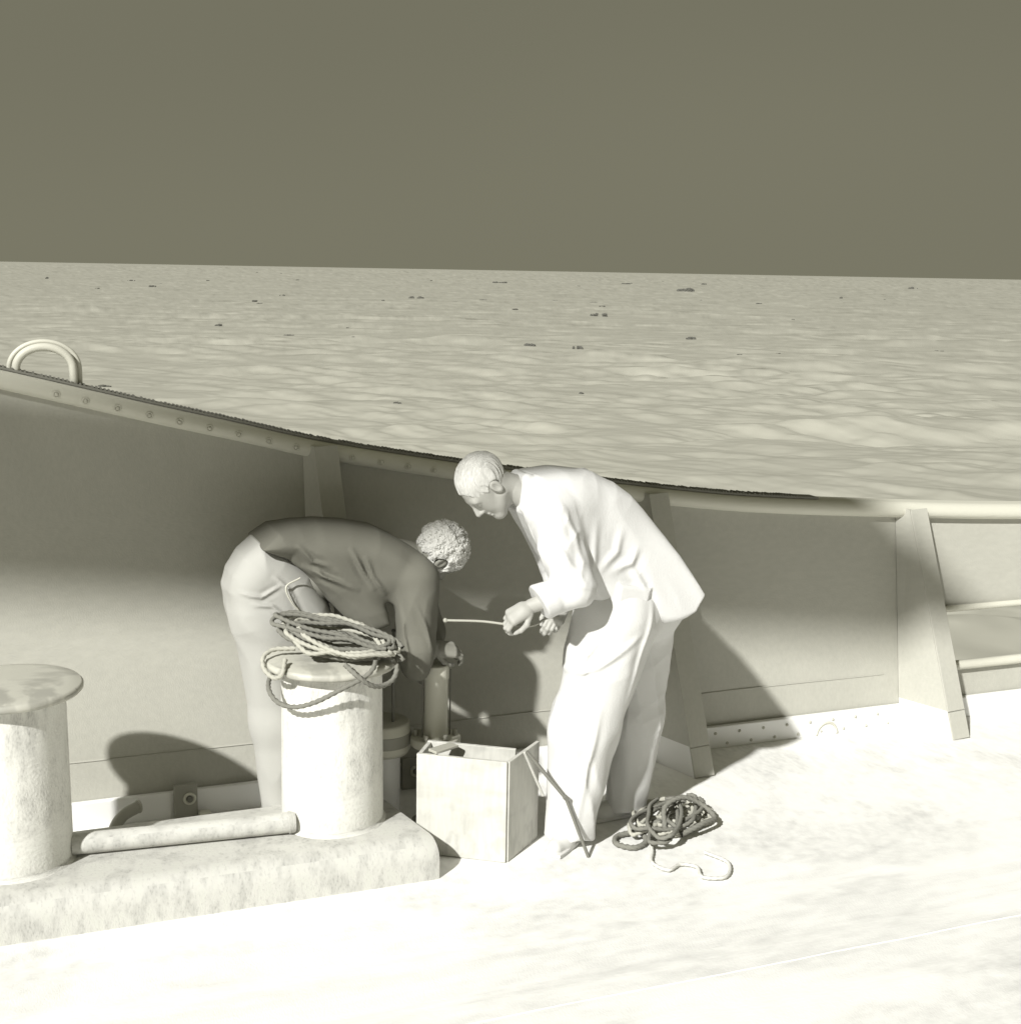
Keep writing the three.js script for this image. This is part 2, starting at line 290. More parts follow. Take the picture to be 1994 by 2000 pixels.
// hoop standing on the rail
{
  const h = railH(-0.03), t = thing('rail_hoop', 'pale double-tube hoop arching above the rail at the left', 'hoop', [-0.03, h, -FL * h]);
  const arc = (r, dz) => { const p = []; p.push([-0.03 - r, h - 0.05, -FL * h + dz - 0.01]); for (let k = 0; k <= 16; k++) { const a = Math.PI * (1 - k / 16); p.push([-0.03 + r * Math.cos(a), h + 0.03 + r * 0.8 * Math.sin(a), -FL * h + dz - 0.01]); } p.push([-0.03 + r, h - 0.09, -FL * h + dz - 0.01]); return p; };
  part('inner_tube', tube(arc(0.112, 0.012), 0.017, { seg: 60 }), M.pale, t);
  part('outer_tube', tube(arc(0.138, -0.012), 0.0105, { seg: 60 }), M.pale, t);
}

// ---------------------------------------------------------------- mooring bitts: one base, two posts, a cross pipe
{
  const t = thing('mooring_bitts', 'heavy pale steel mooring bitts with two capped posts on a rounded base', 'bitts', [0.35, 0, 0.6]);
  const pr = [[0.955, 0], [0.955, 0.075]]; for (let k = 0; k <= 8; k++) { const a = k / 8 * Math.PI / 2; pr.push([0.87 + 0.085 * Math.cos(a), 0.075 + 0.085 * Math.sin(a)]); } pr.push([0.42, 0.16], [0.39, 0.15], [0.385, 0]);
  const pos = [], idx = [], n = pr.length, S = [-0.85, -0.84, ...Array.from({ length: 28 }, (_, k) => -0.8 + k * 0.075), 1.29, 1.305]; let rows = 0;
  S.forEach((s, q) => { const e = q === S.length - 1 || q === 0 ? 0.985 : 1; for (const [z, y] of pr) pos.push(s + (s > 0.5 ? -(0.955 - z) * 0.2 * sstep(0.9, 1.3, s) : 0), y * e + 0.0015 * noise(s * 9, y * 20, z * 9) * (y > 0.01 ? 1 : 0), 0.67 + (z - 0.67) * e); rows++; });
  for (let r = 0; r < rows - 1; r++) for (let k = 0; k < n - 1; k++) { const a = r * n + k; idx.push(a, a + n, a + 1, a + 1, a + n, a + n + 1); }
  const cen = [0, rows - 1].map(r => { const c = pos.length / 3; pos.push(pos[(r * n) * 3], 0.08, 0.67); return c; });
  for (let k = 0; k < n - 1; k++) { idx.push(cen[0], k, k + 1); const a = (rows - 1) * n + k; idx.push(cen[1], a + 1, a); }
  const g = new THREE.BufferGeometry(); g.setAttribute('position', new THREE.Float32BufferAttribute(pos, 3)); g.setIndex(idx);
  part('base', metricUV(toCreasedNormals(g, 0.6)), M.bitts, t);
  for (const s of [-0.235, 0.965]) {
    const R = 0.203, prof = []; for (let k = 0; k <= 5; k++) prof.push([R + 0.014 * (1 - k / 5) ** 2, 0.158 + 0.02 * k / 5]); for (let k = 1; k <= 8; k++) prof.push([R - 0.004 * k / 8, 0.178 + (0.8 - 0.178) * k / 8]);
    const post = part('post', lathe(prof, s, 0, 0.6), M.bollard, t); post.geometry.rotateY(0);
    const c = lathe([[0.185, 0.798], [0.255, 0.806], [0.263, 0.815], [0.263, 0.828], [0.254, 0.838], [0.2, 0.846], [0.0, 0.852]], s, 0, 0.6);
    part('cap', metricUV(c), M.cap, post);
  }
  part('cross_pipe', metricUV(mergeGeometries([rod([-0.04, 0.205, 0.635], [0.772, 0.205, 0.7], 0.04, 0.04, 24).toNonIndexed()])), M.bitts, t);
  part('pipe_end', rod([0.765, 0.205, 0.699], [0.79, 0.205, 0.701], 0.044, 0.04, 24), M.bitts, t);
}
// ---------------------------------------------------------------- rope
function strandRope(pts, r, closed = false) {
  const c = new THREE.CatmullRomCurve3(pts, closed, 'centripetal'), L = c.getLength(), N = Math.ceil(L / 0.0045), K = 12;
  const fr = c.computeFrenetFrames(N, closed), pos = [], idx = [], P = V3();
  for (let i = 0; i <= N; i++) {
    c.getPointAt(i / N, P); const B = fr.normals[i], C = fr.binormals[i], tw = i * L / N / 0.078 * 2 * Math.PI;
    for (let k = 0; k < K; k++) { const a = k / K * 2 * Math.PI, q = r * (0.56 + 0.58 * Math.abs(Math.cos(1.5 * (a - tw)))); pos.push(P.x + q * (Math.cos(a) * B.x + Math.sin(a) * C.x), P.y + q * (Math.cos(a) * B.y + Math.sin(a) * C.y), P.z + q * (Math.cos(a) * B.z + Math.sin(a) * C.z)); }
  }
  for (let i = 0; i < N; i++) for (let k = 0; k < K; k++) { const a = i * K + k, b = i * K + (k + 1) % K; idx.push(a, b, a + K, b, b + K, a + K); }
  const g = new THREE.BufferGeometry(); g.setAttribute('position', new THREE.Float32BufferAttribute(pos, 3)); g.setIndex(idx); g.computeVertexNormals(); return g;
}
{
  // hank thrown over the cap of the bollard: loops stretched from the back left to the front right, spilling over the edge
  const t = thing('rope_hank', 'dark twisted rope in a loose hank thrown over the bollard cap', 'rope', [0.99, 0.85, 0.62]);
  const loops = [[]], C = V3(0.955, 0.91, 0.665), U = V3(0.22, -0.045, 0.085), Vv = V3(-0.01, -0.045, 0.15);
  for (let l = 0; l < 12; l++) {
    if (l === 5 || l === 9) loops.push([]);
    const ku = 0.62 + 0.42 * rnd(), kv = 0.3 + 0.75 * rnd(), rot = 0.5 * (rnd() - 0.5), ox = 0.05 * (rnd() - 0.5) + 0.02, oz = 0.05 * (rnd() - 0.5), lift = 0.006 * l - 0.022;
    for (let k = 0; k < 13; k++) {
      const a = k / 13 * 2 * Math.PI + 0.6, u = ku * Math.cos(a) * (1 + 0.18 * (rnd() - 0.5)), v = kv * Math.sin(a) * (1 + 0.3 * (rnd() - 0.5)), uu = u * Math.cos(rot) - v * Math.sin(rot) * 0.7, vv = u * Math.sin(rot) * 0.8 + v * Math.cos(rot);
      const q = C.clone().addScaledVector(U, uu).addScaledVector(Vv, vv).add(V3(ox, lift + 0.022 * (rnd() - 0.5), oz)), d = Math.hypot(q.x - 0.965, q.z - 0.6);
      if (d < 0.262) q.y = Math.max(q.y, 0.866 + 0.004 * l); else q.y = Math.min(q.y, 0.87 + 0.004 * l - (d - 0.262) * 0.8);
      loops[loops.length - 1].push(q);
    }
  }
  loops.forEach((q, i) => part('hank', strandRope(q, 0.0088), i === 1 ? M.ropePale : M.rope, t));
  // bights hanging over the rim in front of the post
  part('bight', strandRope([V3(1.1, 0.88, 0.78), V3(1.06, 0.85, 0.865), V3(1.025, 0.823, 0.872), V3(0.944, 0.787, 0.87), V3(0.842, 0.733, 0.84), V3(0.77, 0.706, 0.79), V3(0.72, 0.715, 0.74), V3(0.7, 0.745, 0.68), V3(0.73, 0.77, 0.57), V3(0.8, 0.78, 0.47)], 0.009), M.rope, t);
  part('bight', strandRope([V3(1.05, 0.885, 0.7), V3(1.14, 0.872, 0.76), V3(1.175, 0.835, 0.79), V3(1.155, 0.79, 0.82), V3(1.1, 0.775, 0.85), V3(1.05, 0.79, 0.875), V3(1.0, 0.83, 0.878), V3(0.96, 0.868, 0.83)], 0.0095), M.rope, t);
  part('bight', strandRope([V3(0.82, 0.88, 0.6), V3(0.735, 0.875, 0.58), V3(0.695, 0.855, 0.6), V3(0.69, 0.82, 0.64), V3(0.715, 0.8, 0.7), V3(0.735, 0.83, 0.76), V3(0.76, 0.868, 0.7)], 0.009), M.ropePale, t);
}
{
  const t = thing('rope_coil', 'slack coil of grey rope lying on the deck behind the standing man', 'rope', [2.45, 0, 0.82]);
  const pts = [];
  for (let l = 0; l < 9; l++) {
    const ex = 0.1 + 0.14 * rnd(), ez = 0.05 + 0.06 * rnd(), ox = 0.2 * (rnd() - 0.5), oz = 0.13 * (rnd() - 0.5), ang = 0.3 + 1.5 * (rnd() - 0.5), lift = 0.013 + l * 0.0065;
    for (let k = 0; k < 12; k++) { const a = k / 12 * 2 * Math.PI, u = ex * Math.cos(a) * (1 + 0.25 * (rnd() - 0.5)), v = ez * Math.sin(a) * (1 + 0.3 * (rnd() - 0.5)); pts.push(V3(2.42 + ox + u * Math.cos(ang) + v * Math.sin(ang), lift + 0.02 * rnd(), 0.81 + oz - u * Math.sin(ang) + v * Math.cos(ang))); }
  }
  part('coil', strandRope(pts.slice(0, 62), 0.009), M.ropePale, t); part('coil', strandRope(pts.slice(60), 0.009), M.rope, t);
  part('bight', strandRope([V3(2.3, 0.05, 0.86), V3(2.2, 0.02, 0.84), V3(2.12, 0.014, 0.85), V3(2.09, 0.013, 0.91), V3(2.14, 0.013, 0.97), V3(2.21, 0.014, 0.94), V3(2.24, 0.03, 0.87), V3(2.33, 0.05, 0.83)], 0.0115), M.rope, t);
  part('bight', strandRope([V3(2.32, 0.04, 0.9), V3(2.36, 0.1, 0.82), V3(2.46, 0.12, 0.79), V3(2.55, 0.08, 0.81), V3(2.57, 0.05, 0.88), V3(2.48, 0.06, 0.94), V3(2.36, 0.04, 0.97)], 0.0115), M.rope, t);
  part('tail', strandRope([V3(2.24, 0.03, 0.9), V3(2.2, 0.013, 1.02), V3(2.15, 0.012, 1.12), V3(2.18, 0.012, 1.2), V3(2.25, 0.012, 1.17), V3(2.3, 0.012, 1.21), V3(2.28, 0.012, 1.3), V3(2.36, 0.012, 1.33), V3(2.44, 0.012, 1.22), V3(2.4, 0.012, 1.1)], 0.007), M.ropeWorn, t);
}

// ---------------------------------------------------------------- box, rule, tube, drum and rods
{
  const t = thing('wooden_box', 'open pale wooden box with a dark side panel, standing before the crouched man', 'box', [1.44, 0, 0.78]);
  const FLp = V3(1.286, 0, 0.70), FR = V3(1.596, 0, 0.91), dir = FR.clone().sub(FLp).normalize(), back = V3(dir.z, 0, -dir.x), w = FLp.distanceTo(FR), D = 0.17, h = 0.425;
  const yaw = Math.atan2(-dir.z, dir.x);
  const panel = (cx, cz, ww, hh, th, y) => { const g = rbox(ww, hh, th, 0.003); g.rotateY(yaw); const c = FLp.clone().addScaledVector(dir, cx).addScaledVector(back, cz); return metricUV(at(g, c.x, y, c.z)); };
  part('front_panel', panel(w / 2, 0.009, w, h, 0.018, h / 2 + 0.002), M.wood, t);
  part('back_panel', panel(w / 2, D - 0.009, w, h, 0.018, h / 2 + 0.002), M.wood, t);
  part('side_panel', panel(0.009, D / 2, 0.0178, h - 0.006, D - 0.038, h / 2 + 0.002), M.wood, t);
  part('bottom_panel', panel(w / 2, D / 2, w - 0.04, 0.02, D - 0.04, 0.03), M.wood, t);
  const hinge = FR.clone().addScaledVector(back, 0.004).add(V3(0.006, 0, 0)), fx = back.clone().applyAxisAngle(V3(0, 1, 0), -0.24), fw = 0.275;
  const f = rbox(fw, h, 0.016, 0.003); f.rotateY(Math.atan2(-fx.z, fx.x)); const c = hinge.clone().addScaledVector(fx, fw / 2);
  part('side_flap', metricUV(at(f, c.x, h / 2 + 0.001, c.z - 0.008)), M.wood, t);
  part('flap_stay', rod([1.70, 0.43, 0.835], [1.80, 0.22, 0.80], 0.006, 0.006, 8), M.wood, t);
  part('loose_slat', metricUV(at(rbox(0.12, 0.012, 0.05, 0.003).rotateY(0.4), 1.40, h + 0.012, 0.70)), M.mid, t);
}
{
  const t = thing('folding_rule', 'thin dark two-part folding rule leaning from the box to the deck', 'rule', [1.936, 0, 0.967]);
  part('upper_arm', rod([1.705, 0.438, 0.846], [1.853, 0.244, 0.919], 0.0075, 0.0075, 8), M.dark, t);
  part('lower_arm', rod([1.845, 0.262, 0.921], [1.936, 0.003, 0.967], 0.007, 0.007, 8), M.dark, t);
  part('hinge', at(new THREE.CylinderGeometry(0.011, 0.011, 0.02, 12).rotateX(Math.PI / 2), 1.85, 0.25, 0.921), M.dark, t);
}
{
  const x = 1.447, z = 0.45, t = thing('sampling_tube', 'upright pale sampling tube with a bolted flange behind the box', 'tube', [x, 0, z]);
  part('barrel', lathe([[0.0, 0.716], [0.05, 0.716], [0.055, 0.71], [0.055, 0.655], [0.0515, 0.648], [0.0515, 0.4]], x, 0, z, 40), M.pale, t);
  const fg = part('flange', lathe([[0.0515, 0.402], [0.1, 0.402], [0.107, 0.396], [0.107, 0.366], [0.1, 0.36], [0.06, 0.36]], x, 0, z, 40), M.pale, t);
  for (let k = 0; k < 6; k++) { const a = k / 6 * 6.283 + 0.3; part('bolt', at(new THREE.CylinderGeometry(0.011, 0.011, 0.03, 6), x + 0.083 * Math.cos(a), 0.412, z + 0.083 * Math.sin(a)), M.mid, fg); }
  part('foot', lathe([[0.062, 0.362], [0.062, 0.03], [0.1, 0.02], [0.1, 0.0]], x, 0, z, 40), M.mid, t);
  for (const s of [-1, 1]) part('side_rod', rod([x + s * 0.06, 0.39, z + 0.01], [x + s * 0.062, 0.69, z + 0.01], 0.0035, 0.0035, 8), M.dark, t);
}
{
  const x = 1.245, z = 0.36, t = thing('vent_drum', 'short pale drum with a grey band beside the capped bollard', 'drum', [x, 0, z]);
  part('stem', lathe([[0.07, 0.0], [0.07, 0.335]], x, 0, z, 40), M.strip, t);
  part('drum', lathe([[0.0, 0.464], [0.1, 0.462], [0.112, 0.452], [0.114, 0.41], [0.114, 0.34], [0.104, 0.322], [0.06, 0.318]], x, 0, z, 48), M.pale, t);
  part('band', lathe([[0.114, 0.415], [0.1165, 0.412], [0.1165, 0.365], [0.114, 0.362]], x, 0, z, 48), M.steel, t);
  const r = thing('thin_rod', 'thin dark upright rod standing on the drum', 'rod', [1.275, 0.464, 0.4]);
  part('shaft', rod([1.275, 0.464, 0.4], [1.276, 0.86, 0.4], 0.0065, 0.0065, 10), M.dark, r); part('tip', at(new THREE.SphereGeometry(0.009, 12, 8), 1.276, 0.86, 0.4), M.dark, r);
}
{
  const t = thing('bent_pipe', 'short grey bent pipe stub rising from the deck by the foot strip', 'pipe', [0.15, 0, 0.15]);
  part('elbow', tube([[0.14, -0.005, 0.17], [0.15, 0.045, 0.16], [0.185, 0.085, 0.14], [0.25, 0.105, 0.11]], 0.025, { seg: 30, rad: 16 }), M.steel, t);
  part('end_ring', at(new THREE.TorusGeometry(0.023, 0.006, 8, 20).rotateY(Math.PI / 2 + 0.4), 0.252, 0.1055, 0.109), M.mid, t);
}
console.log('stage: fittings');

// ---------------------------------------------------------------- distance fields for the figures
const smin = (a, b, k) => { const h = Math.max(k - Math.abs(a - b), 0) / k; return Math.min(a, b) - h * h * k * 0.25; };
const smax = (a, b, k) => -smin(-a, -b, k);
function cap(ax, ay, az, ar, bx, by, bz, br) {
  const dx = bx - ax, dy = by - ay, dz = bz - az, L = dx * dx + dy * dy + dz * dz;
  return (x, y, z) => { const t = clamp(((x - ax) * dx + (y - ay) * dy + (z - az) * dz) / L, 0, 1); return Math.hypot(x - ax - dx * t, y - ay - dy * t, z - az - dz * t) - (ar + (br - ar) * t); };
}
const ell = (cx, cy, cz, rx, ry, rz) => (x, y, z) => { const a = (x - cx) / rx, b = (y - cy) / ry, c = (z - cz) / rz, k0 = Math.hypot(a, b, c), k1 = Math.hypot(a / rx, b / ry, c / rz); return k1 < 1e-6 ? -Math.min(rx, ry, rz) : k0 * (k0 - 1) / k1; };
const blend = (k, ...fs) => (x, y, z) => { let d = fs[0](x, y, z); for (let i = 1; i < fs.length; i++) d = smin(d, fs[i](x, y, z), k); return d; };
function poly2(P) {
  return (x, y) => {
    let d = 1e9, s = 1;
    for (let i = 0, j = P.length - 1; i < P.length; j = i++) {
      const ex = P[j][0] - P[i][0], ey = P[j][1] - P[i][1], wx = x - P[i][0], wy = y - P[i][1], t = clamp((wx * ex + wy * ey) / (ex * ex + ey * ey), 0, 1);
      d = Math.min(d, (wx - ex * t) ** 2 + (wy - ey * t) ** 2);
      const c1 = y >= P[i][1], c2 = y < P[j][1], c3 = ex * wy > ey * wx; if ((c1 && c2 && c3) || (!c1 && !c2 && !c3)) s = -s;
    }
    return s * Math.sqrt(d);
  };
}
// a body volume: outline in the x-y plane, thickness in z, rounded by R(x, y)
function slabBody(P, z0, half, R) {
  const f = poly2(P);
  return (x, y, z) => { const r = R(x, y), a = f(x, y) + r, b = Math.abs(z - z0(x, y)) - half(x, y) + r; return Math.min(Math.max(a, b), 0) + Math.hypot(Math.max(a, 0), Math.max(b, 0)) - r; };
}
function nets(f, lo, hi, c) {
  const n = [0, 1, 2].map(k => Math.ceil((hi[k] - lo[k]) / c) + 1), [nx, ny, nz] = n, v = new Float32Array(nx * ny * nz), B = 4, id = (i, j, k) => i + nx * (j + ny * k);
  for (let k = 0; k < nz; k += B) for (let j = 0; j < ny; j += B) for (let i = 0; i < nx; i += B) {
    const m = f(lo[0] + (i + 1.5) * c, lo[1] + (j + 1.5) * c, lo[2] + (k + 1.5) * c), far = Math.abs(m) > c * 7 + 0.02;
    for (let q = k; q < Math.min(k + B, nz); q++) for (let p = j; p < Math.min(j + B, ny); p++) for (let o = i; o < Math.min(i + B, nx); o++) v[id(o, p, q)] = far ? m : f(lo[0] + o * c, lo[1] + p * c, lo[2] + q * c);
  }
  const map = new Int32Array(nx * ny * nz).fill(-1), pos = [], idx = [];
  const E = [[0, 1], [2, 3], [4, 5], [6, 7], [0, 2], [1, 3], [4, 6], [5, 7], [0, 4], [1, 5], [2, 6], [3, 7]];
  for (let k = 0; k < nz - 1; k++) for (let j = 0; j < ny - 1; j++) for (let i = 0; i < nx - 1; i++) {
    const s = []; let m = 0; for (let q = 0; q < 8; q++) { s[q] = v[id(i + (q & 1), j + (q >> 1 & 1), k + (q >> 2))]; if (s[q] < 0) m |= 1 << q; }
    if (m === 0 || m === 255) continue;
    let X = 0, Y = 0, Z = 0, w = 0;
    for (const [a, b] of E) if ((s[a] < 0) !== (s[b] < 0)) { const t = s[a] / (s[a] - s[b]); X += (a & 1) + t * ((b & 1) - (a & 1)); Y += (a >> 1 & 1) + t * ((b >> 1 & 1) - (a >> 1 & 1)); Z += (a >> 2) + t * ((b >> 2) - (a >> 2)); w++; }
    map[id(i, j, k)] = pos.length / 3; pos.push(lo[0] + (i + X / w) * c, lo[1] + (j + Y / w) * c, lo[2] + (k + Z / w) * c);
  }
  const quad = (a, b, c2, d, flip) => { if (a < 0 || b < 0 || c2 < 0 || d < 0) return; if (flip) idx.push(a, c2, b, a, d, c2); else idx.push(a, b, c2, a, c2, d); };
  for (let k = 1; k < nz - 1; k++) for (let j = 1; j < ny - 1; j++) for (let i = 1; i < nx - 1; i++) {
    const a = v[id(i, j, k)] < 0;
    if (a !== v[id(i + 1, j, k)] < 0) quad(map[id(i, j - 1, k - 1)], map[id(i, j, k - 1)], map[id(i, j, k)], map[id(i, j - 1, k)], !a);
    if (a !== v[id(i, j + 1, k)] < 0) quad(map[id(i - 1, j, k - 1)], map[id(i - 1, j, k)], map[id(i, j, k)], map[id(i, j, k - 1)], !a);
    if (a !== v[id(i, j, k + 1)] < 0) quad(map[id(i - 1, j - 1, k)], map[id(i, j - 1, k)], map[id(i, j, k)], map[id(i - 1, j, k)], !a);
  }
  const g = new THREE.BufferGeometry(), nor = new Float32Array(pos.length), e = c * 0.45;
  for (let i = 0; i < pos.length; i += 3) { const [x, y, z] = [pos[i], pos[i + 1], pos[i + 2]]; const N = V3(f(x + e, y, z) - f(x - e, y, z), f(x, y + e, z) - f(x, y - e, z), f(x, y, z + e) - f(x, y, z - e)).normalize(); nor.set([N.x, N.y, N.z], i); }
  g.setAttribute('position', new THREE.Float32BufferAttribute(pos, 3)); g.setAttribute('normal', new THREE.BufferAttribute(nor, 3)); g.setIndex(idx); return g;
}
const plainMerge = gs => mergeGeometries(gs.map(g => { g.deleteAttribute('uv'); return g; }));
const withUV = g => metricUV(g);
// folds: noise drawn out along direction d
function folds(dx, dy, dz, freq, amp) {
  const L = Math.hypot(dx, dy, dz); dx /= L; dy /= L; dz /= L;
  return (x, y, z) => { const t = (x * dx + y * dy + z * dz) * 0.8, a = noise((x - dx * t) * freq, (y - dy * t) * freq, (z - dz * t) * freq); return amp * (Math.abs(a) * 2 - 0.4); };
}
// creases: soft ridges following short lines in the x-y plane, on the side facing inboard of z0
function creases(lines, width, amp, z0) {
  return (x, y, z) => {
    if (z < z0) return 0; let s = 0;
    for (const L of lines) { let d = 1e9, tt = 0; for (let i = 0; i < L.length - 1; i++) { const [ax, ay] = L[i], ex = L[i + 1][0] - ax, ey = L[i + 1][1] - ay, t = clamp(((x - ax) * ex + (y - ay) * ey) / (ex * ex + ey * ey), 0, 1), q = Math.hypot(x - ax - ex * t, y - ay - ey * t); if (q < d) { d = q; tt = (i + t) / (L.length - 1); } }
      if (d < width * 3.2) s += (Math.exp(-((d / width) ** 2)) - 0.55 * Math.exp(-((d / (width * 1.9)) ** 2))) * Math.sin(Math.PI * clamp(tt * 0.9 + 0.05, 0, 1)); }
    return -amp * s;
  };
}
// local head: y up, z forward, x to its left; the chin is near -0.11
const headF = (() => {
  const cran = ell(0, 0.035, -0.014, 0.077, 0.09, 0.098), face = ell(0, -0.028, 0.03, 0.059, 0.09, 0.06), chin = ell(0, -0.1, 0.064, 0.026, 0.02, 0.022), jaw = blend(0.03, cap(-0.052, -0.05, -0.0, 0.02, -0.012, -0.1, 0.058, 0.02), cap(0.052, -0.05, 0, 0.02, 0.012, -0.1, 0.058, 0.02));
  const nose = blend(0.012, cap(0, 0.016, 0.086, 0.0075, 0, -0.024, 0.108, 0.012), cap(-0.012, -0.03, 0.094, 0.008, 0.012, -0.03, 0.094, 0.008)), brow = cap(-0.036, 0.026, 0.074, 0.012, 0.036, 0.026, 0.074, 0.012), lipA = cap(-0.016, -0.056, 0.086, 0.006, 0.016, -0.056, 0.086, 0.006), lipB = cap(-0.014, -0.07, 0.084, 0.0065, 0.014, -0.07, 0.084, 0.0065), neck = cap(0, -0.04, -0.035, 0.056, 0, -0.2, -0.065, 0.06);
  const ear = s => { const o = ell(s * 0.079, -0.004, -0.012, 0.011, 0.033, 0.02), q = ell(s * 0.09, -0.004, -0.008, 0.008, 0.02, 0.011); return (x, y, z) => smax(o(x, y, z), -q(x, y, z), 0.006); };
  const eL = ear(1), eR = ear(-1), sockets = [ell(0.032, 0.008, 0.094, 0.018, 0.012, 0.016), ell(-0.032, 0.008, 0.094, 0.018, 0.012, 0.016)], balls = [ell(0.031, 0.008, 0.074, 0.0125, 0.0125, 0.0125), ell(-0.031, 0.008, 0.074, 0.0125, 0.0125, 0.0125)];
  return (x, y, z) => {
    let d = smin(cran(x, y, z), face(x, y, z), 0.03); d = smin(d, jaw(x, y, z), 0.025); d = smin(d, chin(x, y, z), 0.02); d = smin(d, brow(x, y, z), 0.02);
    for (const s of sockets) d = smax(d, -s(x, y, z), 0.012); for (const b of balls) d = smin(d, b(x, y, z), 0.004);
    d = smin(d, nose(x, y, z), 0.012); d = smin(d, lipA(x, y, z), 0.007); d = smin(d, lipB(x, y, z), 0.007);
    d = smin(d, neck(x, y, z), 0.035); return smin(smin(d, eL(x, y, z), 0.008), eR(x, y, z), 0.008);
  };
})();
function headMatrix(c, up, fwd) { const u = V3(...up).normalize(), f0 = V3(...fwd), f = f0.addScaledVector(u, -f0.dot(u)).normalize(), l = u.clone().cross(f); return new THREE.Matrix4().makeBasis(l, u, f).setPosition(...c); }
function makeHead(m) { const g = nets(headF, [-0.11, -0.22, -0.14], [0.11, 0.15, 0.14], 0.0042); g.applyMatrix4(m); return g; }
function makeHair(m, curl, low, big = 1) {
  const o = ell(0, 0.042, -0.022, 0.087 * big, 0.096 * big, 0.106 * big), fc = ell(0, -0.035, 0.115, 0.082, 0.118, 0.1);
  const f = (x, y, z) => {
    let d = o(x, y, z) - curl * (0.011 * noise(x * 40, y * 40, z * 40) + 0.012 * Math.abs(noise(x * 80, y * 80, z * 80))) - 0.0045 * noise(x * 230, y * 22 + z * 30, z * 22) - 0.004 * noise(x * 60, y * 12, z * 12);
    d = smax(d, -fc(x, y, z), 0.012); d = smax(d, -(y - low(x, z)), 0.012);
    const ax = Math.abs(x) - 0.085; return smax(d, -(Math.hypot(ax, y + 0.006, z + 0.008) - 0.03), 0.008);
  };
  const g = nets(f, [-0.13, -0.14, -0.17], [0.13, 0.18, 0.14], 0.0033); g.applyMatrix4(m); return g;
}
// hand: wrist at the origin, x along the fingers, y out of the back of the hand, z towards the thumb side
function makeHand(wrist, along, backN, curl, mirror = 1) {
  const X = V3(...along).normalize(), b = V3(...backN), Y = b.addScaledVector(X, -b.dot(X)).normalize(), Z = X.clone().cross(Y).multiplyScalar(mirror);
  const fs = [blend(0.02, cap(-0.02, 0, 0, 0.025, 0.03, 0, 0.0, 0.026), cap(0.03, 0, -0.02, 0.02, 0.082, 0, -0.027, 0.015), cap(0.03, 0, 0.016, 0.021, 0.088, 0.002, 0.024, 0.015), cap(0.04, 0, 0, 0.02, 0.088, 0.003, 0, 0.016))];
  const fing = [[0.024, 0.088, [0.042, 0.026, 0.02]], [0.0075, 0.091, [0.046, 0.029, 0.022]], [-0.0095, 0.088, [0.042, 0.027, 0.021]], [-0.027, 0.08, [0.034, 0.021, 0.018]]];
  fing.forEach(([z, x, L], i) => { let px = x, py = 0.003, a = 0; L.forEach((l, k) => { a += curl[k] * (1 + 0.07 * i); const qx = px + l * Math.cos(a), qy = py - l * Math.sin(a); fs.push(cap(px, py, z, 0.0092 - 0.0006 * k, qx, qy, z * (1 - 0.03 * k), 0.0086 - 0.0006 * k)); px = qx; py = qy; }); });
  const th = [[0.018, -0.006, 0.026], [0.05, -0.024, 0.048], [0.078, -0.042, 0.046], [0.1, -0.056, 0.034]]; for (let k = 0; k < 3; k++) fs.push(cap(...th[k], 0.0125 - 0.0015 * k, ...th[k + 1], 0.011 - 0.0015 * k));
  const g = nets(blend(0.006, ...fs), [-0.06, -0.14, -0.07], [0.21, 0.05, 0.08], 0.0034);
  const m = new THREE.Matrix4().makeBasis(X, Y, Z).setPosition(...wrist);
  if (mirror < 0) { const ix = g.index.array; for (let i = 0; i < ix.length; i += 3) { const t = ix[i]; ix[i] = ix[i + 1]; ix[i + 1] = t; } }
  g.applyMatrix4(m); return g;
}
function makeShoe(ax, ay, az, dir) {   // ankle point, heading of the toe
  const c = Math.cos(dir), s = Math.sin(dir), f0 = blend(0.03, cap(-0.05, 0.04, 0, 0.036, 0.0, 0.085, 0, 0.045), cap(-0.05, 0.035, 0, 0.034, 0.1, 0.034, 0, 0.04), cap(0.1, 0.032, 0, 0.04, 0.17, 0.028, 0.004, 0.034));
  const sole = poly2([[-0.088, 0], [0.205, 0], [0.205, 0.018], [-0.088, 0.018]]);
  const f = (x, y, z) => { const up = smax(f0(x, y, z), 0.012 - y, 0.006), so = Math.max(sole(x, y), Math.abs(z) - 0.043 + 0.06 * Math.max(0, x - 0.15) + 0.1 * Math.max(0, -0.05 - x)); return Math.min(up, so); };
  const g = nets(f, [-0.12, -0.02, -0.07], [0.24, 0.15, 0.07], 0.006); g.rotateY(dir); g.translate(ax, ay, az); return g;
}

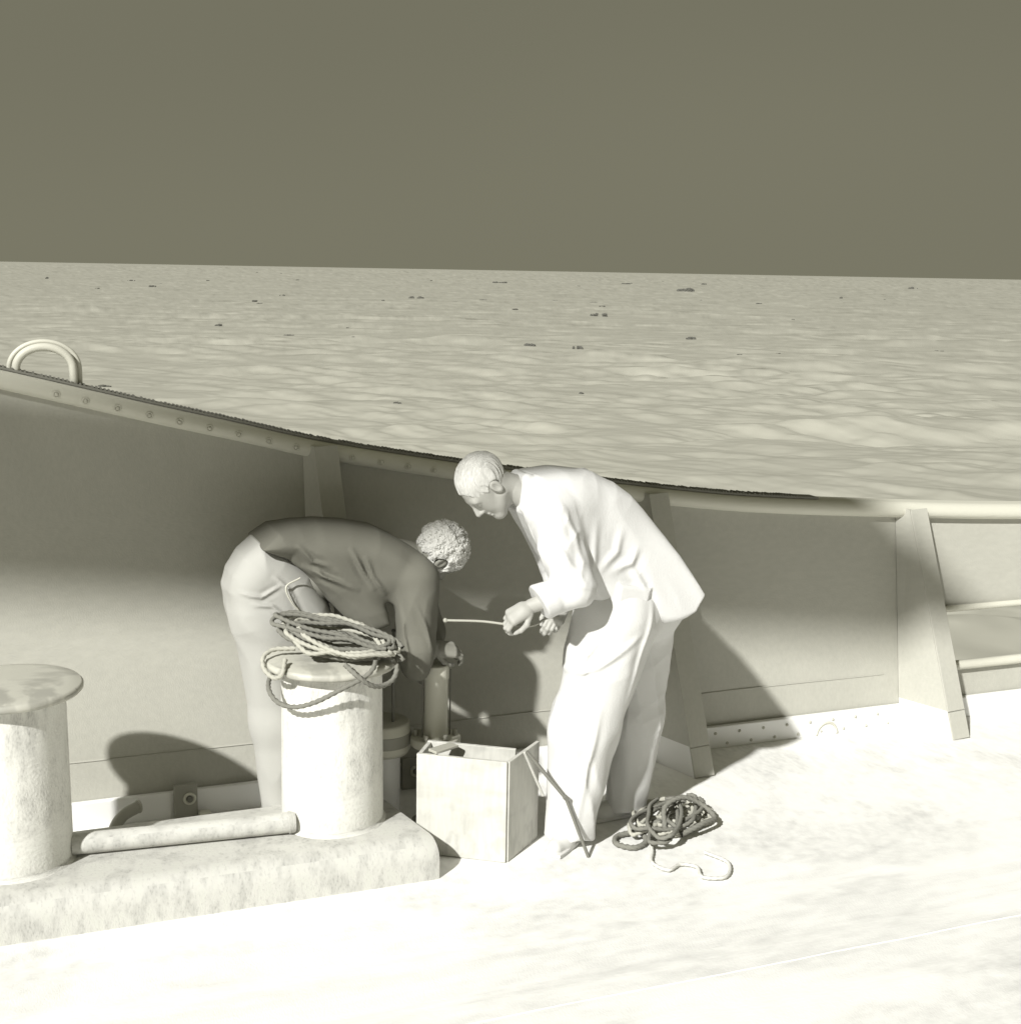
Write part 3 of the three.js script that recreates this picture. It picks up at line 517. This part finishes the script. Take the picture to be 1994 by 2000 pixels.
// ---------------------------------------------------------------- the standing man in the white coat
{
  const t = thing('person', 'person in white coat and white trousers standing bent over, gripping a thin rod', 'person', [2.1, 0, 0.75]);
  const hm = headMatrix([1.548, 1.512, 0.75], [-0.87, 0.49, 0.02], [-0.49, -0.87, 0.1]);
  const bodyF = blend(0.05, cap(2.2, 1.0, 0.75, 0.13, 2.02, 1.24, 0.75, 0.12), cap(2.02, 1.24, 0.75, 0.12, 1.86, 1.41, 0.75, 0.13), cap(1.86, 1.42, 0.75, 0.1, 1.66, 1.5, 0.75, 0.055),
    cap(1.8, 1.4, 0.9, 0.06, 1.83, 1.13, 0.985, 0.045), cap(1.83, 1.13, 0.985, 0.042, 1.665, 1.068, 0.945, 0.029), cap(1.84, 1.38, 0.6, 0.06, 1.96, 1.1, 0.54, 0.045), cap(1.96, 1.1, 0.54, 0.042, 1.905, 1.0, 0.7, 0.028),
    cap(2.16, 0.94, 0.83, 0.1, 2.0, 0.5, 0.815, 0.065), cap(2.0, 0.5, 0.815, 0.06, 1.935, 0.07, 0.815, 0.04), cap(2.28, 0.93, 0.67, 0.1, 2.31, 0.46, 0.64, 0.065), cap(2.31, 0.46, 0.64, 0.06, 2.26, 0.07, 0.62, 0.04));
  const handN = makeHand([1.668, 1.068, 0.945], [-0.86, -0.42, 0.0], [-0.35, 0.75, 0.55], [0.75, 0.85, 0.6], -1);
  const handF = makeHand([1.905, 1.0, 0.7], [-0.55, -0.5, 0.55], [-0.2, 0.4, 0.85], [0.6, 0.7, 0.5], 1);
  part('body', plainMerge([nets(bodyF, [1.4, 0.0, 0.4], [2.5, 1.65, 1.1], 0.013), makeHead(hm), handN, handF]), M.skin, t);
  part('hair', withUV(makeHair(hm, 0, (x, z) => -0.05 + 0.5 * Math.max(0, z))), M.hair, t);
  // coat
  const P = [[1.70, 1.53], [1.73, 1.565], [1.841, 1.576], [1.967, 1.569], [2.064, 1.524], [2.13, 1.468], [2.265, 1.3], [2.435, 1.06], [2.4, 0.99], [2.276, 0.937], [2.116, 0.95], [1.984, 0.99], [1.93, 1.08], [1.82, 1.2], [1.72, 1.34], [1.672, 1.414], [1.675, 1.471]];
  const torso = slabBody(P, () => 0.75, (x, y) => lerp(0.185, 0.2, sstep(2.1, 2.45, x)) + 0.025 * sstep(2.0, 1.85, x), (x, y) => lerp(0.125, 0.012, sstep(2.02, 2.4, x)));
  const foldA = folds(-0.65, 0.75, 0.1, 9, 0.010), foldB = folds(0.3, 1, 0.2, 13, 0.009), foldC = folds(0.5, -0.8, 0.3, 4, 0.008);
  const crC = creases([[[2.054, 1.351], [2.038, 1.259], [1.96, 1.188]], [[2.126, 1.277], [2.103, 1.214], [2.01, 1.179]], [[2.126, 1.107], [2.078, 1.051], [2.009, 1.021]], [[2.091, 1.209], [2.152, 1.117], [2.195, 1.001]], [[1.941, 1.385], [1.933, 1.236], [1.929, 1.179]]], 0.019, 0.017, 0.8);
  const crS = creases([[[1.755, 1.497], [1.819, 1.36], [1.847, 1.228]], [[1.702, 1.488], [1.742, 1.319], [1.842, 1.177]], [[1.632, 1.491], [1.658, 1.352], [1.72, 1.236]], [[1.75, 1.2], [1.82, 1.17], [1.9, 1.15]]], 0.015, 0.013, 0.9);
  const upN = cap(1.765, 1.415, 0.9, 0.098, 1.835, 1.14, 0.985, 0.08), foN = cap(1.835, 1.14, 0.985, 0.078, 1.715, 1.088, 0.957, 0.066), cuffN = cap(1.748, 1.102, 0.965, 0.07, 1.7, 1.082, 0.953, 0.076);
  const upF = cap(1.82, 1.4, 0.6, 0.09, 1.97, 1.09, 0.54, 0.075), foF = cap(1.97, 1.09, 0.54, 0.072, 1.925, 1.02, 0.66, 0.06);
  const cutN = (x, y, z) => (x - 1.7) * -0.87 + (y - 1.08) * -0.45, cutF = (x, y, z) => (x - 1.92) * -0.35 + (y - 1.02) * -0.5 + (z - 0.66) * 0.79;
  const collar = blend(0.02, cap(1.70, 1.545, 0.69, 0.02, 1.70, 1.545, 0.81, 0.02), cap(1.70, 1.545, 0.81, 0.02, 1.67, 1.44, 0.85, 0.018), cap(1.70, 1.545, 0.69, 0.02, 1.67, 1.44, 0.65, 0.018));
  const pocket = slabBody([[2.05, 1.13], [2.19, 1.10], [2.16, 0.98], [2.03, 1.0]], () => 0.925, () => 0.026, () => 0.012);
  const coatF = (x, y, z) => {
    let d = torso(x, y, z) + foldC(x, y, z) * sstep(1.75, 2.0, x) * 0.8 + foldA(x, y, z) * sstep(1.8, 2.0, x) + crC(x, y, z); d = smin(d, pocket(x, y, z), 0.015); d = smin(d, collar(x, y, z), 0.02);
    let a = smin(upN(x, y, z), foN(x, y, z), 0.03) + foldB(x, y, z) + crS(x, y, z); a = Math.min(a, cuffN(x, y, z)); a = smax(a, cutN(x, y, z), 0.008);
    let b = smin(upF(x, y, z), foF(x, y, z), 0.03) + foldB(x, y, z); b = smax(b, cutF(x, y, z), 0.008);
    return smin(smin(d, a, 0.03), b, 0.04);
  };
  part('coat', withUV(nets(coatF, [1.5, 0.85, 0.4], [2.58, 1.65, 1.12], 0.0085)), M.coat, t);
  const legs = blend(0.05, cap(2.105, 0.96, 0.83, 0.165, 1.968, 0.5, 0.815, 0.138), cap(1.968, 0.5, 0.815, 0.138, 1.915, 0.03, 0.815, 0.104), cap(2.285, 0.95, 0.67, 0.15, 2.31, 0.46, 0.64, 0.108), cap(2.31, 0.46, 0.64, 0.108, 2.262, 0.03, 0.62, 0.093), cap(2.15, 1.0, 0.75, 0.17, 2.28, 1.0, 0.75, 0.16), cap(2.06, 1.0, 0.8, 0.12, 2.03, 0.82, 0.8, 0.13));
  const fT = folds(-0.3, 1, 0.05, 8, 0.012), fK = folds(0.9, 0.5, 0, 9, 0.005);
  const crT = creases([[[2.133, 0.927], [1.972, 0.805], [1.862, 0.738]], [[1.998, 0.962], [1.921, 0.839], [1.895, 0.664]], [[2.198, 1.052], [2.154, 0.877], [2.105, 0.642]], [[1.97, 0.62], [1.93, 0.4], [1.9, 0.1]]], 0.016, 0.016, 0.75);
  const troF = (x, y, z) => { const d = legs(x, y, z) + crT(x, y, z) + fT(x, y, z) * sstep(1.0, 0.7, y) + fK(x, y, z) * (sstep(0.35, 0.5, y) * sstep(0.75, 0.55, y) + sstep(0.9, 0.75, y) * sstep(0.6, 0.75, y) + sstep(0.2, 0.06, y)); return smax(smax(d, 0.035 - y + 0.01 * Math.sin(x * 40), 0.01), y - 1.1, 0.02); };
  part('trousers', withUV(nets(troF, [1.7, 0.0, 0.4], [2.55, 1.15, 1.08], 0.0095)), M.trousers, t);
  part('shoe', makeShoe(1.95, 0, 0.79, Math.PI + 0.7), M.shoe, t); part('shoe', makeShoe(2.27, 0, 0.62, Math.PI + 0.1), M.shoe, t);
  const r = thing('cable_rod', 'thin pale flexible rod held between the standing person\'s hands', 'rod', [1.6, 1.0, 0.9]);
  part('shaft', tube([[1.37, 1.0, 0.8], [1.5, 1.003, 0.87], [1.58, 1.0, 0.93], [1.68, 0.985, 0.925], [1.78, 0.985, 0.84], [1.86, 0.965, 0.765], [1.9, 0.95, 0.73]], 0.005, { seg: 60, rad: 8 }), M.wire, r);
  part('tip', at(new THREE.SphereGeometry(0.0095, 10, 8), 1.37, 1.0, 0.8), M.wire, r);
}
console.log('stage: first person');

// ---------------------------------------------------------------- the man bent double behind the bitts
{
  const t = thing('person', 'person in dark shirt and pale slacks bent double behind the rope-draped bollard', 'person', [0.87, 0, 0.28]);
  const hm = headMatrix([1.49, 1.15, 0.32], [0.8, 0.42, 0.1], [0.42, -0.88, -0.25]);
  const bodyF = blend(0.05, cap(0.84, 1.03, 0.28, 0.13, 1.1, 1.15, 0.3, 0.12), cap(1.1, 1.15, 0.3, 0.12, 1.33, 1.1, 0.3, 0.12), cap(1.33, 1.12, 0.3, 0.09, 1.46, 1.13, 0.3, 0.055),
    cap(1.37, 1.06, 0.44, 0.06, 1.345, 0.74, 0.5, 0.045), cap(1.345, 0.74, 0.5, 0.043, 1.445, 0.79, 0.455, 0.03), cap(1.43, 1.02, 0.16, 0.06, 1.5, 0.78, 0.18, 0.045), cap(1.5, 0.78, 0.18, 0.043, 1.47, 0.68, 0.34, 0.03),
    cap(0.78, 0.95, 0.33, 0.1, 0.81, 0.5, 0.33, 0.065), cap(0.81, 0.5, 0.33, 0.06, 0.84, 0.07, 0.31, 0.04), cap(0.92, 0.95, 0.2, 0.1, 0.97, 0.5, 0.17, 0.065), cap(0.97, 0.5, 0.17, 0.06, 1.0, 0.07, 0.15, 0.04));
  const handN = makeHand([1.432, 0.787, 0.46], [0.6, -0.1, 0.05], [0.15, 0.75, 0.65], [0.55, 0.65, 0.5], 1);
  const handF = makeHand([1.472, 0.685, 0.335], [-0.05, -0.3, 0.6], [0.9, 0.3, 0], [0.8, 0.8, 0.6], 1);
  part('body', plainMerge([nets(bodyF, [0.5, 0.0, -0.05], [1.7, 1.35, 0.7], 0.013), makeHead(hm), handN, handF]), M.skinDark, t);
  part('hair', withUV(makeHair(hm, 1, (x, z) => -0.085 + 0.5 * Math.max(0, z), 1.13)), M.hairGrey, t);
  const P = [[0.72, 1.25], [0.795, 1.307], [0.883, 1.326], [0.972, 1.331], [1.093, 1.318], [1.215, 1.291], [1.308, 1.243], [1.403, 1.182], [1.45, 1.116], [1.47, 1.02], [1.44, 0.95], [1.38, 0.93], [1.309, 0.964], [1.24, 0.985], [1.252, 0.899], [1.158, 0.878], [1.06, 0.951], [0.994, 1.011], [0.92, 1.1], [0.83, 1.2]];
  const torso = slabBody(P, (x) => 0.3, (x) => 0.19 + 0.015 * sstep(1.1, 1.35, x), (x, y) => 0.105 * sstep(0.86, 1.06, y) * sstep(0.7, 0.95, x) + 0.02);
  const up = cap(1.365, 1.08, 0.44, 0.095, 1.345, 0.8, 0.495, 0.078), lo = cap(1.345, 0.8, 0.495, 0.078, 1.34, 0.725, 0.5, 0.06), fo = cap(1.34, 0.735, 0.5, 0.058, 1.395, 0.765, 0.475, 0.05), upF = cap(1.42, 1.03, 0.16, 0.085, 1.5, 0.78, 0.18, 0.068), foF = cap(1.5, 0.78, 0.18, 0.066, 1.485, 0.73, 0.27, 0.055);
  const fA = folds(0.55, -0.6, 0.2, 6, 0.012), fB = folds(0.15, 1, 0.1, 11, 0.009), fC = folds(0.8, -0.5, 0, 13, 0.004);
  const crH = creases([[[0.863, 1.26], [0.92, 1.193], [0.983, 1.171]], [[1.077, 1.236], [1.124, 1.144], [1.172, 1.07]], [[1.136, 1.197], [1.166, 1.118], [1.22, 1.042]], [[0.891, 1.171], [0.983, 1.119], [1.1, 1.069]], [[1.311, 1.048], [1.361, 0.965], [1.392, 0.92]], [[0.937, 1.157], [0.96, 1.132], [1.041, 1.103]]], 0.011, 0.02, 0.34), crL = creases([[[1.269, 1.051], [1.281, 0.868], [1.3, 0.714]], [[1.33, 1.0], [1.37, 0.9], [1.4, 0.8]]], 0.011, 0.016, 0.4);
  const shF = (x, y, z) => {
    const low = sstep(1.28, 1.12, y);
    let d = torso(x, y, z) + (fA(x, y, z) + fC(x, y, z)) * low + crH(x, y, z); let a = smin(smin(up(x, y, z), lo(x, y, z), 0.03), smax(fo(x, y, z), (x - 1.39) * 0.85 + (y - 0.765) * 0.4 - (z - 0.475) * 0.3, 0.008), 0.02) + fB(x, y, z) * sstep(1.12, 0.95, y) + crL(x, y, z);
    let b = smin(upF(x, y, z), foF(x, y, z), 0.03) + fB(x, y, z); return smin(smin(d, a, 0.025), b, 0.03);
  };
  part('shirt', withUV(nets(shF, [0.6, 0.6, -0.02], [1.65, 1.42, 0.68], 0.0085)), M.shirt, t);
  const Q = [[0.73, 1.262], [0.666, 1.208], [0.618, 1.134], [0.603, 1.064], [0.61, 0.98], [0.631, 0.9], [0.729, 0.78], [1.0, 0.76], [1.05, 0.871], [1.0, 1.0], [0.93, 1.12], [0.835, 1.21]];
  const pel = slabBody(Q, () => 0.28, (x, y) => 0.185, (x, y) => 0.1);
  const legs = blend(0.05, cap(0.755, 0.93, 0.34, 0.13, 0.795, 0.5, 0.335, 0.102), cap(0.795, 0.5, 0.335, 0.102, 0.83, 0.03, 0.315, 0.09), cap(0.92, 0.9, 0.19, 0.13, 0.965, 0.5, 0.17, 0.1), cap(0.965, 0.5, 0.17, 0.1, 0.995, 0.03, 0.15, 0.09));
  const fP = folds(0.9, -0.45, 0, 7, 0.008), fL = folds(0.1, 1, 0, 8, 0.009), crP = creases([[[0.634, 1.078], [0.718, 1.06], [0.793, 1.101]], [[0.684, 1.033], [0.757, 1.022], [0.803, 0.983]], [[0.77, 1.138], [0.827, 1.081], [0.895, 0.929]]], 0.009, 0.02, 0.36);
  const slF = (x, y, z) => { const d = smin(pel(x, y, z), legs(x, y, z), 0.06) + crP(x, y, z) + fP(x, y, z) * sstep(0.75, 0.95, y) * sstep(1.2, 1.05, y) + fL(x, y, z) * sstep(0.95, 0.75, y); return smax(d, 0.035 - y, 0.01); };
  const sl = part('slacks', withUV(nets(slF, [0.5, 0.0, -0.02], [1.15, 1.32, 0.6], 0.0095)), M.slacks, t);
  part('lanyard', tube([[0.87, 1.13, 0.472], [0.81, 1.1, 0.486], [0.835, 1.03, 0.488], [0.86, 1.0, 0.486], [0.9, 0.9, 0.482]], 0.0035, { seg: 40, rad: 6 }), M.pale, sl);
  part('shoe', makeShoe(0.84, 0, 0.315, -0.3), M.shoe, t); part('shoe', makeShoe(1.0, 0, 0.15, -0.1), M.shoe, t);
}
console.log('stage: second person');

const renderer = new THREE.WebGLRenderer({ antialias: true });
renderer.setSize(1020, 1024);
renderer.toneMapping = THREE.LinearToneMapping; renderer.toneMappingExposure = EXPOSURE;
renderer.shadowMap.enabled = true; renderer.shadowMap.type = THREE.PCFSoftShadowMap;
renderer.render(scene, camera);
